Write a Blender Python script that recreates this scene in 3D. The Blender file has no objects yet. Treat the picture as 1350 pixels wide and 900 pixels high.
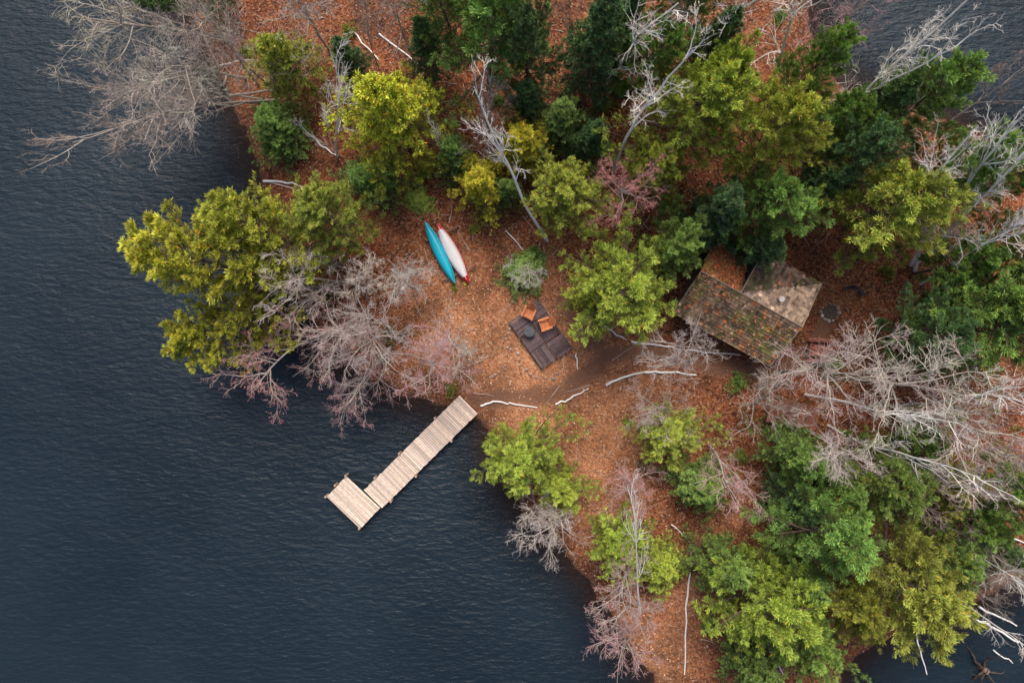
import bpy, math, random
import numpy as np
from mathutils import Vector, Quaternion, Matrix
random.seed(3)
H=51.0; S=1350/76.5
def W(px,py,z=0.0):
    k=(H-z)/H/S
    return ((px-675)*k,(450-py)*k)
scene=bpy.context.scene
scene.view_settings.view_transform='Standard'
scene.view_settings.look='None'
scene.view_settings.exposure=0
# ------------------------------------------------------------ helpers
def make_mesh(name,parts,mats,smooth=False):
    nv=0;Vs=[];Cs=[];LI=[];LS=[];MI=[];ls=0
    for p in parts:
        V=np.asarray(p[0],dtype=np.float64).reshape(-1,3);F=np.asarray(p[1],dtype=np.int64)
        m=p[2] if len(p)>2 else 0
        C=p[3] if len(p)>3 and p[3] is not None else np.ones((len(V),4))
        if len(V)==0: continue
        Vs.append(V);Cs.append(np.asarray(C,dtype=np.float64).reshape(-1,4))
        k=F.shape[1]
        LI.append((F+nv).ravel());LS.append(ls+np.arange(len(F))*k);ls+=F.size
        MI.append(np.full(len(F),m));nv+=len(V)
    V=np.concatenate(Vs);C=np.concatenate(Cs);LI=np.concatenate(LI);LS=np.concatenate(LS);MI=np.concatenate(MI)
    me=bpy.data.meshes.new(name)
    me.vertices.add(len(V));me.vertices.foreach_set('co',V.ravel().astype(np.float32))
    me.loops.add(len(LI));me.loops.foreach_set('vertex_index',LI.astype(np.int32))
    me.polygons.add(len(LS));me.polygons.foreach_set('loop_start',LS.astype(np.int32))
    me.polygons.foreach_set('material_index',MI.astype(np.int32))
    me.polygons.foreach_set('use_smooth',np.full(len(LS),bool(smooth)))
    for m in mats: me.materials.append(m)
    me.update(calc_edges=True)
    ca=me.color_attributes.new('col','FLOAT_COLOR','POINT')
    ca.data.foreach_set('color',C.ravel().astype(np.float32))
    me.validate()
    return me
def add(name,me,parent=None,loc=(0,0,0)):
    o=bpy.data.objects.new(name,me);scene.collection.objects.link(o);o.location=loc
    if parent: o.parent=parent
    return o
BF=np.array([[0,3,2,1],[4,5,6,7],[0,1,5,4],[1,2,6,5],[2,3,7,6],[3,0,4,7]])
def box(c,a,b,h,mat=0,col=None,jit=0):
    """c centre, a,b half vectors (3d) , h half height vector"""
    c=np.array(c,float);a=np.array(a,float);b=np.array(b,float);h=np.array(h,float) if hasattr(h,'__len__') else np.array([0,0,h])
    V=[c-a-b-h,c+a-b-h,c+a+b-h,c-a+b-h,c-a-b+h,c+a-b+h,c+a+b+h,c-a+b+h]
    if col is None: col=(1,1,1,1)
    return (np.array(V),BF,mat,np.tile(np.array(col),(8,1)))
def unit(v): return v/np.maximum(np.linalg.norm(v,axis=-1,keepdims=True),1e-9)
def tubes(P,r0,r1,k=4,mat=0,col=None):
    P=np.asarray(P,float);B,n,_=P.shape
    T=np.empty_like(P);T[:,1:-1]=P[:,2:]-P[:,:-2];T[:,0]=P[:,1]-P[:,0];T[:,-1]=P[:,-1]-P[:,-2]
    T=unit(T);ref=np.where(np.abs(T[:,:1,2:3])>0.8,np.array([1.0,0,0]),np.array([0,0,1.0]))
    ref=np.broadcast_to(ref,T.shape);A=unit(np.cross(T,ref));Bv=np.cross(T,A)
    s=np.linspace(0,1,n)[None,:,None]
    r=(np.reshape(r0,(-1,1,1))*(1-s)+np.reshape(r1,(-1,1,1))*s)
    ang=np.arange(k)*2*np.pi/k
    V=P[:,:,None,:]+r[:,:,:,None]*(A[:,:,None,:]*np.cos(ang)[None,None,:,None]+Bv[:,:,None,:]*np.sin(ang)[None,None,:,None])
    idx=np.arange(B*n*k).reshape(B,n,k)
    a=idx[:,:-1,:];b=idx[:,1:,:];a2=np.roll(a,-1,axis=2);b2=np.roll(b,-1,axis=2)
    F=np.stack([a,a2,b2,b],-1).reshape(-1,4)
    V=V.reshape(-1,3)
    C=np.ones((len(V),4)) if col is None else np.tile(np.array(col),(len(V),1))
    return (V,F,mat,C)
def ribbons(rng,P,r0,r1,mat=0,col=(1,1,1,1)):
    """thin flat twigs with a random roll"""
    B,n,_=P.shape
    T=np.empty_like(P);T[:,1:-1]=P[:,2:]-P[:,:-2];T[:,0]=P[:,1]-P[:,0];T[:,-1]=P[:,-1]-P[:,-2];T=unit(T)
    a=unit(np.cross(T,np.array([0.13,0.07,1.0])));b_=np.cross(T,a)
    ro=rng.uniform(-1.0,1.0,(B,1,1));A=a*np.cos(ro)+b_*np.sin(ro)
    s=np.linspace(0,1,n)[None,:,None];r=r0*(1-s)+r1*s
    V=np.stack([P-A*r,P+A*r],2)
    idx=np.arange(B*n*2).reshape(B,n,2)
    F=np.stack([idx[:,:-1,0],idx[:,:-1,1],idx[:,1:,1],idx[:,1:,0]],-1).reshape(-1,4)
    V=V.reshape(-1,3);return (V,F,mat,np.tile(np.array(col),(len(V),1)))
def grow(rng,start,d,length,n,wob,up):
    p=start.copy();d=unit(d);out=[p.copy()]
    st=(length/(n-1))[:,None]
    for i in range(n-1):
        d=d+rng.normal(size=d.shape)*wob;d[:,2]+=up;d=unit(d);p=p+d*st;out.append(p.copy())
    return np.stack(out,1)
def spawn(rng,P,L,m,t0,t1,a0,a1,lf,taper=0.6,flat=0.0):
    B,n,_=P.shape
    t=rng.uniform(t0,t1,(B,m));f=t*(n-1);i=np.clip(f.astype(int),0,n-2);fr=(f-i)[...,None]
    bi=np.arange(B)[:,None]
    p=P[bi,i]*(1-fr)+P[bi,i+1]*fr;tg=unit(P[bi,i+1]-P[bi,i])
    rd=rng.normal(size=tg.shape);rd[...,2]*=(1-flat)
    pe=unit(rd-tg*np.sum(rd*tg,-1,keepdims=True))
    a=np.radians(rng.uniform(a0,a1,(B,m)))[...,None]
    d=tg*np.cos(a)+pe*np.sin(a)
    l=L[:,None]*lf*(1-taper*t)*rng.uniform(0.7,1.25,(B,m))
    return p.reshape(-1,3),d.reshape(-1,3),l.ravel(),t.ravel()
def leaves(rng,C,D,size,wid,spread,col,mat):
    n=len(C);d=unit(D+rng.normal(size=D.shape)*spread)
    w=unit(np.cross(d,rng.normal(size=d.shape)))
    l=(size*rng.uniform(0.6,1.3,n))[:,None];ww=l*wid
    V=np.stack([C,C+d*l*0.5+w*ww,C+d*l,C+d*l*0.5-w*ww],1).reshape(-1,3)
    F=np.arange(4*n).reshape(-1,4)
    return (V,F,mat,np.repeat(col,4,axis=0))
# ------------------------------------------------------------ materials
def newmat(name):
    m=bpy.data.materials.new(name);m.use_nodes=True;nt=m.node_tree;nt.nodes.clear()
    out=nt.nodes.new('ShaderNodeOutputMaterial');b=nt.nodes.new('ShaderNodeBsdfPrincipled')
    nt.links.new(b.outputs[0],out.inputs[0]);return m,nt,b,out
def N(nt,t,**kw):
    n=nt.nodes.new('ShaderNode'+t)
    for k,v in kw.items():
        if k in n.inputs: n.inputs[k].default_value=v
        else: setattr(n,k,v)
    return n
def mixc(nt,a,b,fac,mode='MIX'):
    n=nt.nodes.new('ShaderNodeMix');n.data_type='RGBA';n.blend_type=mode
    for s,v in ((0,fac),(6,a),(7,b)):
        if hasattr(v,'is_linked') or hasattr(v,'links'): nt.links.new(v,n.inputs[s])
        else: n.inputs[s].default_value=v if s==0 else (tuple(v)+(1,))[:4]
    return n.outputs[2]
def ramp(nt,fac,stops,const=False):
    r=nt.nodes.new('ShaderNodeValToRGB');nt.links.new(fac,r.inputs[0])
    e=r.color_ramp.elements
    while len(e)<len(stops): e.new(0.5)
    for i,(p,c) in enumerate(stops): e[i].position=p;e[i].color=(tuple(c)+(1,))[:4] if hasattr(c,'__len__') else (c,c,c,1)
    if const: r.color_ramp.interpolation='CONSTANT'
    return r.outputs[0]
def objco(nt,rot=0,scale=(1,1,1)):
    tc=nt.nodes.new('ShaderNodeTexCoord');mp=nt.nodes.new('ShaderNodeMapping')
    nt.links.new(tc.outputs['Object'],mp.inputs[0]);mp.inputs['Rotation'].default_value=(0,0,rot);mp.inputs['Scale'].default_value=scale
    return mp.outputs[0]
def noise(nt,co,scale,detail=5,rough=0.6):
    n=N(nt,'TexNoise');n.inputs['Scale'].default_value=scale;n.inputs['Detail'].default_value=detail;n.inputs['Roughness'].default_value=rough
    nt.links.new(co,n.inputs['Vector']);return n.outputs['Fac']
def bump(nt,b,h,strength,dist):
    n=N(nt,'Bump');n.inputs['Strength'].default_value=strength;n.inputs['Distance'].default_value=dist
    nt.links.new(h,n.inputs['Height']);nt.links.new(n.outputs[0],b.inputs['Normal'])
def attr(nt,name='col'):
    a=nt.nodes.new('ShaderNodeAttribute');a.attribute_name=name;return a
def simple(name,c,rough=0.7,var=0.25,scale=6,usecol=True,bs=0.3,metal=0,stretch=(1,1,1)):
    m,nt,b,o=newmat(name);co=objco(nt,0,stretch);f=noise(nt,co,scale,6)
    c0=tuple(x*(1-var) for x in c);c1=tuple(min(1,x*(1+var)) for x in c)
    col=ramp(nt,f,[(0.3,c0),(0.7,c1)])
    if usecol: col=mixc(nt,col,attr(nt).outputs['Color'],1.0,'MULTIPLY')
    nt.links.new(col,b.inputs['Base Color']);b.inputs['Roughness'].default_value=rough;b.inputs['Metallic'].default_value=metal
    if bs: bump(nt,b,f,bs,0.02)
    return m
def foliage(name):
    m,nt,b,o=newmat(name);oi=nt.nodes.new('ShaderNodeObjectInfo')
    col=mixc(nt,oi.outputs['Color'],attr(nt).outputs['Color'],1.0,'MULTIPLY')
    nt.links.new(col,b.inputs['Base Color']);b.inputs['Roughness'].default_value=0.6
    b.inputs['Specular IOR Level'].default_value=0.2
    return m
M_fol=foliage('conifer_needles')
M_twig,nt,b,o=newmat('twig_bark');oi=nt.nodes.new('ShaderNodeObjectInfo');nt.links.new(mixc(nt,oi.outputs['Color'],attr(nt).outputs['Color'],1.0,'MULTIPLY'),b.inputs['Base Color']);b.inputs['Roughness'].default_value=0.8
b.inputs['Specular IOR Level'].default_value=0.1
M_bark=simple('pine_bark',(0.12,0.085,0.06),0.9,0.4,5,bs=0.6)
M_grey=simple('grey_bark',(0.42,0.365,0.32),0.85,0.3,4,bs=0.5)
M_birch,nt,b,o=newmat('birch_bark');co=objco(nt,0,(1,1,3));f=noise(nt,co,3,6);f2=noise(nt,objco(nt,0,(2,2,9)),2.2,4)
col=ramp(nt,f,[(0.20,(0.50,0.46,0.42)),(0.34,(0.84,0.81,0.77)),(0.7,(0.92,0.90,0.88))])
col=mixc(nt,col,(0.14,0.12,0.10),ramp(nt,f2,[(0.62,0),(0.70,1)]))
nt.links.new(col,b.inputs['Base Color']);b.inputs['Roughness'].default_value=0.7
M_bud=simple('maple_buds',(0.60,0.20,0.17),0.6,0.3,3,bs=0)
# ------------------------------------------------------------ terrain
shore=[(200,-420),(190,-90),(240,0),(286,85),(318,160),(342,225),(352,285),(372,350),(412,430),(462,482),(530,522),(592,538),(632,545),(648,580),(662,630),(695,675),(742,722),(782,772),(812,822),(838,868),(872,905),(900,970),(960,1060),(1050,1040),(1100,930),(1120,862),(1180,832),(1240,815),(1290,790),(1350,760),(1460,740),(1700,640),(1750,420),(1500,270),(1350,205),(1260,165),(1180,140),(1110,118),(1076,70),(1062,0),(1050,-90),(1000,-420)]
SP=np.array([W(*p) for p in shore])
for _ in range(2):
    a=SP;b_=np.roll(SP,-1,axis=0);SP=np.stack([a*.75+b_*.25,a*.25+b_*.75],1).reshape(-1,2)
def nz(x,y,f=1.0,s=0.0):
    x=x*f+s;y=y*f-s*1.7
    return (np.sin(x*1.3+1.7*np.sin(y*0.9+s))+np.sin(y*1.7+1.3*np.sin(x*1.1+2))+0.6*np.sin(x*3.1+y*2.3+1)+0.5*np.sin(y*4.3-x*3.7+2.2*np.sin(x*0.7)))/3.1
def sdist(x,y):
    x=np.asarray(x,float);y=np.asarray(y,float);shp=x.shape;x=x.ravel();y=y.ravel()
    best=np.full(x.shape,1e18);ins=np.zeros(x.shape,bool);n=len(SP)
    for i in range(n):
        ax,ay=SP[i];bx,by=SP[(i+1)%n];dx,dy=bx-ax,by-ay
        t=np.clip(((x-ax)*dx+(y-ay)*dy)/(dx*dx+dy*dy),0,1)
        best=np.minimum(best,(x-ax-t*dx)**2+(y-ay-t*dy)**2)
        if ay!=by:
            c=((ay>y)!=(by>y))&(x<(bx-ax)*(y-ay)/(by-ay)+ax);ins^=c
    d=np.sqrt(best);return np.where(ins,d,-d).reshape(shp)
def sdn(x,y): return sdist(x,y)+0.35*nz(x,y,1.1)+0.15*nz(x,y,3.3,5)
def hgt(x,y,sd=None):
    if sd is None: sd=sdn(x,y)
    h=np.where(sd>0,0.75*(1-np.exp(-np.maximum(sd,0)*0.7)),np.maximum(sd*0.33,-3.0))
    h=h+np.clip(sd*0.4,0,1)*(0.10*nz(x,y,0.5,3)+0.035*nz(x,y,2.3,1))
    r=np.hypot(x,y);return h+np.clip((r-320)*0.06,0,28)
def gz(x,y): return float(hgt(np.array([x]),np.array([y]))[0])
def axis(lim,step):
    c=np.arange(-lim,lim+step/2,step);g=lim+np.cumsum(2.0*1.42**np.arange(17))
    return np.concatenate([-g[::-1],c,g])
def gridmesh(xs,ys):
    X,Y=np.meshgrid(xs,ys);nx,ny=len(xs),len(ys)
    i=np.arange(nx*ny).reshape(ny,nx);F=np.stack([i[:-1,:-1],i[:-1,1:],i[1:,1:],i[1:,:-1]],-1).reshape(-1,4)
    return X.ravel(),Y.ravel(),F
def polydist(x,y,pl):
    best=np.full(np.shape(x),1e18)
    for (ax,ay),(bx,by) in zip(pl[:-1],pl[1:]):
        dx,dy=bx-ax,by-ay;t=np.clip(((x-ax)*dx+(y-ay)*dy)/(dx*dx+dy*dy),0,1)
        best=np.minimum(best,(x-ax-t*dx)**2+(y-ay-t*dy)**2)
    return np.sqrt(best)
path=[W(*p,0.7) for p in [(628,528),(665,524),(715,522),(748,512),(776,492),(800,470),(850,462),(900,472),(950,484),(1010,492),(1060,470),(1090,430)]]
path2=[W(*p,0.7) for p in [(800,470),(775,440),(755,415),(745,395)]]
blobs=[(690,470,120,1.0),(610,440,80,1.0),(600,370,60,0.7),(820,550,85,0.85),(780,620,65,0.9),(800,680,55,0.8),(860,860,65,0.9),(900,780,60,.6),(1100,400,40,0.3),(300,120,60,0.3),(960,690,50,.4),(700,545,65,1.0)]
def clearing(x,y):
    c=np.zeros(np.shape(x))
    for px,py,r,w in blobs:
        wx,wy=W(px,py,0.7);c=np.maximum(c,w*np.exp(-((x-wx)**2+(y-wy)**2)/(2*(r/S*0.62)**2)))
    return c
X,Y,F=gridmesh(axis(48,0.28),axis(36,0.28))
sd=sdn(X,Y);Z=hgt(X,Y,sd)
pd=np.minimum(polydist(X,Y,path),polydist(X,Y,path2)+0.15)+0.2*nz(X,Y,1.7,9)
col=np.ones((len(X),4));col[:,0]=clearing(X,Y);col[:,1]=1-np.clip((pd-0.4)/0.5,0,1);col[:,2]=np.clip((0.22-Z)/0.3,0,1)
col[:,1]*=np.clip(sd,0,1)
M_g,nt,b,o=newmat('leaf_litter_ground')
co=objco(nt);v=N(nt,'TexVoronoi');v.inputs['Scale'].default_value=7.5;nt.links.new(co,v.inputs['Vector'])
sep=nt.nodes.new('ShaderNodeSeparateColor');nt.links.new(v.outputs['Color'],sep.inputs[0])
cell=ramp(nt,sep.outputs[0],[(0,(0.09,0.034,0.016)),(0.3,(0.31,0.108,0.038)),(0.55,(0.46,0.170,0.062)),(0.8,(0.54,0.26,0.13)),(1,(0.63,0.42,0.29))])
big=noise(nt,co,0.42,8,0.7);fine=noise(nt,co,14,5,0.7)
a=attr(nt);sa=nt.nodes.new('ShaderNodeSeparateColor');nt.links.new(a.outputs['Color'],sa.inputs[0])
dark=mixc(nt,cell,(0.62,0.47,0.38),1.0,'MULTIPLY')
tan_litter=mixc(nt,cell,(0.64,0.33,0.175),0.5)  # paler tan leaf litter of the clearings
c1=mixc(nt,dark,tan_litter,sa.outputs[0])
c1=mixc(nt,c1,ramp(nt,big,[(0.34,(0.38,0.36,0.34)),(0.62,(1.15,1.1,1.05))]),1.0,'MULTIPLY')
c1=mixc(nt,c1,ramp(nt,fine,[(0.3,(0.6,0.6,0.6)),(0.7,(1.2,1.2,1.2))]),1.0,'MULTIPLY')
pcol=ramp(nt,fine,[(0.3,(0.12,0.056,0.033)),(0.7,(0.23,0.112,0.068))])
mp_=nt.nodes.new('ShaderNodeMath');mp_.operation='MULTIPLY';nt.links.new(sa.outputs[1],mp_.inputs[0]);mp_.inputs[1].default_value=0.88
c1=mixc(nt,c1,pcol,mp_.outputs[0]);c1=mixc(nt,c1,(0.07,0.040,0.028),sa.outputs[2])
nt.links.new(c1,b.inputs['Base Color']);b.inputs['Roughness'].default_value=0.9
mm=nt.nodes.new('ShaderNodeMath');mm.operation='ADD';nt.links.new(v.outputs['Distance'],mm.inputs[0]);nt.links.new(fine,mm.inputs[1])
bump(nt,b,mm.outputs[0],0.7,0.06)
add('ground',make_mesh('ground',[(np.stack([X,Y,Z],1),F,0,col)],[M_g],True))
# ------------------------------------------------------------ water
X,Y,F=gridmesh(axis(48,0.6),axis(36,0.6));sdw=sdn(X,Y)
col=np.ones((len(X),4));dep=np.clip(-sdw/4.5,0,1);col[:,0]=dep
M_w,nt,b,o=newmat('lake_water')
co=objco(nt,math.radians(12),(0.7,1.7,1));n1=noise(nt,co,1.7,7,0.60);co2=objco(nt,math.radians(-24),(0.8,1.5,1));n2=noise(nt,co2,0.35,4,0.6)
lg=noise(nt,objco(nt),0.05,3)
ad=nt.nodes.new('ShaderNodeMath');ad.operation='MULTIPLY_ADD';nt.links.new(n2,ad.inputs[0]);ad.inputs[1].default_value=1.0;nt.links.new(n1,ad.inputs[2])
wc=ramp(nt,lg,[(0.35,(0.0090,0.0185,0.0285)),(0.65,(0.0150,0.0280,0.0405))])
nt.links.new(wc,b.inputs['Base Color']);b.inputs['Roughness'].default_value=0.12;b.inputs['IOR'].default_value=1.33
bump(nt,b,ad.outputs[0],0.55,0.28)
tr=nt.nodes.new('ShaderNodeBsdfTransparent');tr.inputs[0].default_value=(0.75,0.62,0.5,1)
a=attr(nt);sa=nt.nodes.new('ShaderNodeSeparateColor');nt.links.new(a.outputs['Color'],sa.inputs[0])
fac=ramp(nt,sa.outputs[0],[(0.0,0.2),(0.5,0.7),(1,1)])
ms=nt.nodes.new('ShaderNodeMixShader');nt.links.new(fac,ms.inputs[0]);nt.links.new(tr.outputs[0],ms.inputs[1]);nt.links.new(b.outputs[0],ms.inputs[2]);nt.links.new(ms.outputs[0],o.inputs[0])
add('lake_water',make_mesh('lake_water',[(np.stack([X,Y,X*0],1),F,0,col)],[M_w],True))
# ------------------------------------------------------------ leaf litter
rng=np.random.default_rng(5)
n=150000;x=rng.uniform(-38,42,n);y=rng.uniform(-27,27,n)
sdl=sdn(x,y);pdl=np.minimum(polydist(x,y,path),polydist(x,y,path2))
cl=clearing(x,y)
keep=(sdl>0.15)&((pdl>0.6)|(rng.random(n)<0.15))&(nz(x,y,0.9,4)+rng.normal(size=n)*0.6>-0.5)
x,y,sdl,cl=x[keep],y[keep],sdl[keep],cl[keep];n=len(x)
z=hgt(x,y,sdl)+rng.uniform(0.015,0.06,n)
pal=np.array([(0.58,0.225,0.085),(0.48,0.160,0.050),(0.70,0.39,0.22),(0.28,0.11,0.05),(0.78,0.55,0.40),(0.15,0.08,0.05),(0.62,0.27,0.11)])
pi=rng.choice(7,n,p=[.20,.16,.18,.14,.09,.10,.13])
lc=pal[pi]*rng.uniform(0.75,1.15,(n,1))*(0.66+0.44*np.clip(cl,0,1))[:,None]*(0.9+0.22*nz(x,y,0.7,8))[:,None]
D=rng.normal(size=(n,3));D[:,2]*=0.25
C4=np.concatenate([lc,np.ones((n,1))],1)
d=unit(D);w=unit(np.cross(d,np.array([0,0,1.0])+rng.normal(size=d.shape)*0.35));l=rng.uniform(0.07,0.2,n)[:,None]
P0=np.stack([x,y,z],1)
V=np.stack([P0,P0+d*l*.5+w*l*.32,P0+d*l,P0+d*l*.5-w*l*.32],1).reshape(-1,3)
M_leaf=simple('dead_leaves',(1,1,1),0.8,0.0,3,bs=0)
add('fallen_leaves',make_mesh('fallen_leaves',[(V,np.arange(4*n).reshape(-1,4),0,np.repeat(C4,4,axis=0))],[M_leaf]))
# ------------------------------------------------------------ tree generators
def stats(V):
    r=np.hypot(V[:,0],V[:,1]);return float(np.percentile(r,97))
def gen_pine(seed,Hh=12.0,R=4.0,style='pine'):
    rng=np.random.default_rng(seed);parts=[]
    tr=grow(rng,np.zeros((1,3)),np.array([[0,0,1.0]]),np.array([Hh]),14,0.025,0.05)
    parts.append(tubes(tr,[0.17],[0.02],7,0))
    if style=='pine': nw=10;per=6;prof=lambda t:np.power(1-t,0.62)*np.minimum(1,0.65+1.6*t);el=(4,28);lt0=0.25
    elif style=='spruce': nw=22;per=7;prof=lambda t:np.power(1-t,0.85)+0.05;el=(-12,10);lt0=0.12
    else: nw=15;per=7;prof=lambda t:np.power(1-t,0.80)*0.95+0.05;el=(-2,22);lt0=0.1
    nl=nw*per
    t=np.repeat((np.arange(nw)+0.3)/nw,per)+rng.normal(size=nl)*0.012;t=np.clip(t,0,0.99)
    zz=(lt0+(0.98-lt0)*t)*(13);i=np.clip(zz.astype(int),0,12);fr=(zz-i)[:,None]
    p=tr[0,i]*(1-fr)+tr[0,i+1]*fr
    az=(np.tile(np.arange(per)*2*np.pi/per,nw)+np.repeat(rng.uniform(0,6.28,nw),per)+rng.normal(size=nl)*0.22)
    e=np.radians(rng.uniform(*el,nl)+28*t)
    d=np.stack([np.cos(az)*np.cos(e),np.sin(az)*np.cos(e),np.sin(e)],1)
    sec=1+0.20*np.sin(az*2+seed)+0.15*np.sin(az*3+seed*2)
    L=R*prof(t)*rng.uniform(0.55,1.2,nl)*sec+0.3
    P1=grow(rng,p,d,L,8,0.06,0.05 if style!='spruce' else -0.015)
    parts.append(tubes(P1,0.012+0.014*L,0.008+0*L,4,0))
    pine=style=='pine';mb=15 if pine else 13
    sp,sdv,sl,_=spawn(rng,P1,L,mb,0.22,1.0,32,58,0.30,0.66,0.88)
    sl=np.maximum(sl,0.26);P2=grow(rng,sp,sdv,sl,5,0.08,0.05 if pine else -0.02)
    parts.append(ribbons(rng,P2,0.012,0.006,0))
    cs=[P2[:,1],P2[:,2],P2[:,3],P2[:,4],P1[:,-1],P1[:,-2],P1[:,-3]]
    ds=[P2[:,2]-P2[:,0],P2[:,3]-P2[:,1],P2[:,4]-P2[:,2],P2[:,4]-P2[:,3],P1[:,-1]-P1[:,-2],P1[:,-1]-P1[:,-3],P1[:,-2]-P1[:,-4]]
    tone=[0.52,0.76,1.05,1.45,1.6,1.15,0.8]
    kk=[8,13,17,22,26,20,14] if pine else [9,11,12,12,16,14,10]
    lt=rng.uniform(0.72,1.25,nl)*(0.72+0.45*t);l2=np.repeat(lt,mb)*rng.uniform(0.8,1.2,nl*mb)  # random limb tone, plus ambient shade painted in: lower limbs get darker needles
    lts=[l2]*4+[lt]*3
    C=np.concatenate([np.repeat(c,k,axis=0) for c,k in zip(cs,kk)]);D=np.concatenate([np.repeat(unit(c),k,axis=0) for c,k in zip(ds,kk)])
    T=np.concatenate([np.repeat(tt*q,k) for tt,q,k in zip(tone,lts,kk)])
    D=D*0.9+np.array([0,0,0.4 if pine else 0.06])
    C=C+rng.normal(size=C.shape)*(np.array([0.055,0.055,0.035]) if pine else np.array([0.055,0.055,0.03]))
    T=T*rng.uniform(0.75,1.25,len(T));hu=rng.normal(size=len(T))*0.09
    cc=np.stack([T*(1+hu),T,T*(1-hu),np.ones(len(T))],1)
    br=rng.random(len(T))<0.025;cc[br,:3]*=np.array([2.0,0.9,0.7])
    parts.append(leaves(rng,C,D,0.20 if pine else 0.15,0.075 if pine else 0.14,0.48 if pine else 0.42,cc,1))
    me=make_mesh('conifer_'+style+str(seed),parts,[M_bark,M_fol]);me['R']=stats(parts[-1][0]);me['H']=Hh;return me
def gen_bare(seed,Hh=12.0,style='grey',spread=1.0,buds=0):
    rng=np.random.default_rng(seed);parts=[]
    bir=style=='birch';trunk=M_birch if bir else M_grey
    tr=grow(rng,np.zeros((1,3)),np.array([[0.05,0,1.0]]),np.array([Hh]),14,0.07,0.04)
    parts.append(tubes(tr,[0.15 if bir else 0.11],[0.04 if bir else .03],7,0))
    if bir: a=(18,42);n1=11;lf=0.38;m2,m3,m4=6,4,2
    else: a=(28,62);n1=14;lf=0.52;m2,m3,m4=7,6,3
    s,d,l,t1=spawn(rng,tr,np.array([Hh]),n1,0.25,0.97,a[0],a[1],lf*spread,0.55)
    P1=grow(rng,s,d,l,9,0.14,0.06);parts.append(tubes(P1,0.016+(0.012 if bir else 0.0080)*l,0.009+0*l,4,0))
    s,d,l2,_=spawn(rng,P1,l,m2,0.15,1.0,25,60,0.48,0.5);P2=grow(rng,s,d,l2,6,0.15,0.04);parts.append(tubes(P2,(0.013 if bir else 0.009)+0.006*l2,0.007+0*l2,3,0 if bir else 1,(1.15,1.15,1.15,1)))
    s,d,l3,_=spawn(rng,P2,l2,m3,0.15,1.0,25,60,0.5,0.4);P3=grow(rng,s,d,l3,5,0.15,0.03);parts.append(ribbons(rng,P3,0.012,0.007,1,(1.0,1.0,1.0,1)))
    s,d,l4,_=spawn(rng,P3,l3,m4,0.1,1.0,25,55,0.6,0.3);P4=grow(rng,s,d,l4,3,0.14,0.03);parts.append(ribbons(rng,P4,0.0085,0.005,1,(0.82,0.82,0.82,1)))
    if buds:
        C=P4[:,1:].reshape(-1,3);C=C[rng.random(len(C))<buds];C=C+rng.normal(size=C.shape)*0.03
        cc=np.ones((len(C),4));cc[:,:3]*=rng.uniform(0.6,1.3,(len(C),1))
        parts.append(leaves(rng,C,rng.normal(size=C.shape),0.08,0.35,0.3,cc,2))
    me=make_mesh('bare_'+style+str(seed),parts,[trunk,M_twig,M_bud]);me['R']=stats(P3.reshape(-1,3));me['H']=Hh;return me
def gen_shrub(seed):
    rng=np.random.default_rng(seed);parts=[]
    n=26;az=rng.uniform(0,6.28,n);e=np.radians(rng.uniform(20,80,n));d=np.stack([np.cos(az)*np.cos(e),np.sin(az)*np.cos(e),np.sin(e)],1)
    L=rng.uniform(0.7,1.3,n);P=grow(rng,rng.normal(size=(n,3))*np.array([0.2,0.2,0]),d,L,6,0.15,0.0);parts.append(tubes(P,0.015+0*L,0.006+0*L,3,0))
    s,d,l,_=spawn(rng,P,L,6,0.3,1,30,60,0.4);P2=grow(rng,s,d,l,4,0.1,0.02)
    C=np.concatenate([P2[:,i] for i in (1,2,3)]);C=np.repeat(C,7,axis=0)+rng.normal(size=(len(C)*7,3))*0.07
    T=rng.uniform(0.6,1.3,len(C));cc=np.stack([T,T,T,T*0+1],1)
    parts.append(leaves(rng,C,rng.normal(size=C.shape)+np.array([0,0,0.5]),0.13,0.24,0.5,cc,1))
    me=make_mesh('shrub_mesh%d'%seed,parts,[M_bark,M_fol]);me['R']=stats(parts[-1][0]);me['H']=1.2;return me
PINE=[gen_pine(s,12,4.2,'pine') for s in (1,2,3,4)]
SPR=[gen_pine(s,12,3.2,'spruce') for s in (11,12)]
CED=[gen_pine(s,12,3.4,'cedar') for s in (21,22)]
BARE=[gen_bare(s,12,'grey',1.0) for s in (31,32,33,34)]
MAP=[gen_bare(s,12,'grey2',1.0,buds=0.4) for s in (41,42)]
BIR=[gen_bare(s,16,'birch',0.9) for s in (51,52,53)]
SHR=[gen_shrub(s) for s in (61,62)]
def place(name,me,bx,by,vec,sxy,sz,color,spin=None):
    o=bpy.data.objects.new(name,me);scene.collection.objects.link(o)
    o.location=(bx,by,gz(bx,by)-0.08);o.rotation_mode='QUATERNION'
    q=Vector((0,0,1)).rotation_difference(Vector(vec).normalized())
    o.rotation_quaternion=q@Quaternion((0,0,1),random.uniform(0,6.28) if spin is None else spin)
    o.scale=(sxy,sxy,sz);c=[v*random.uniform(0.94,1.06) for v in color];o.color=(c[0],c[1],c[2],1);return o
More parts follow.
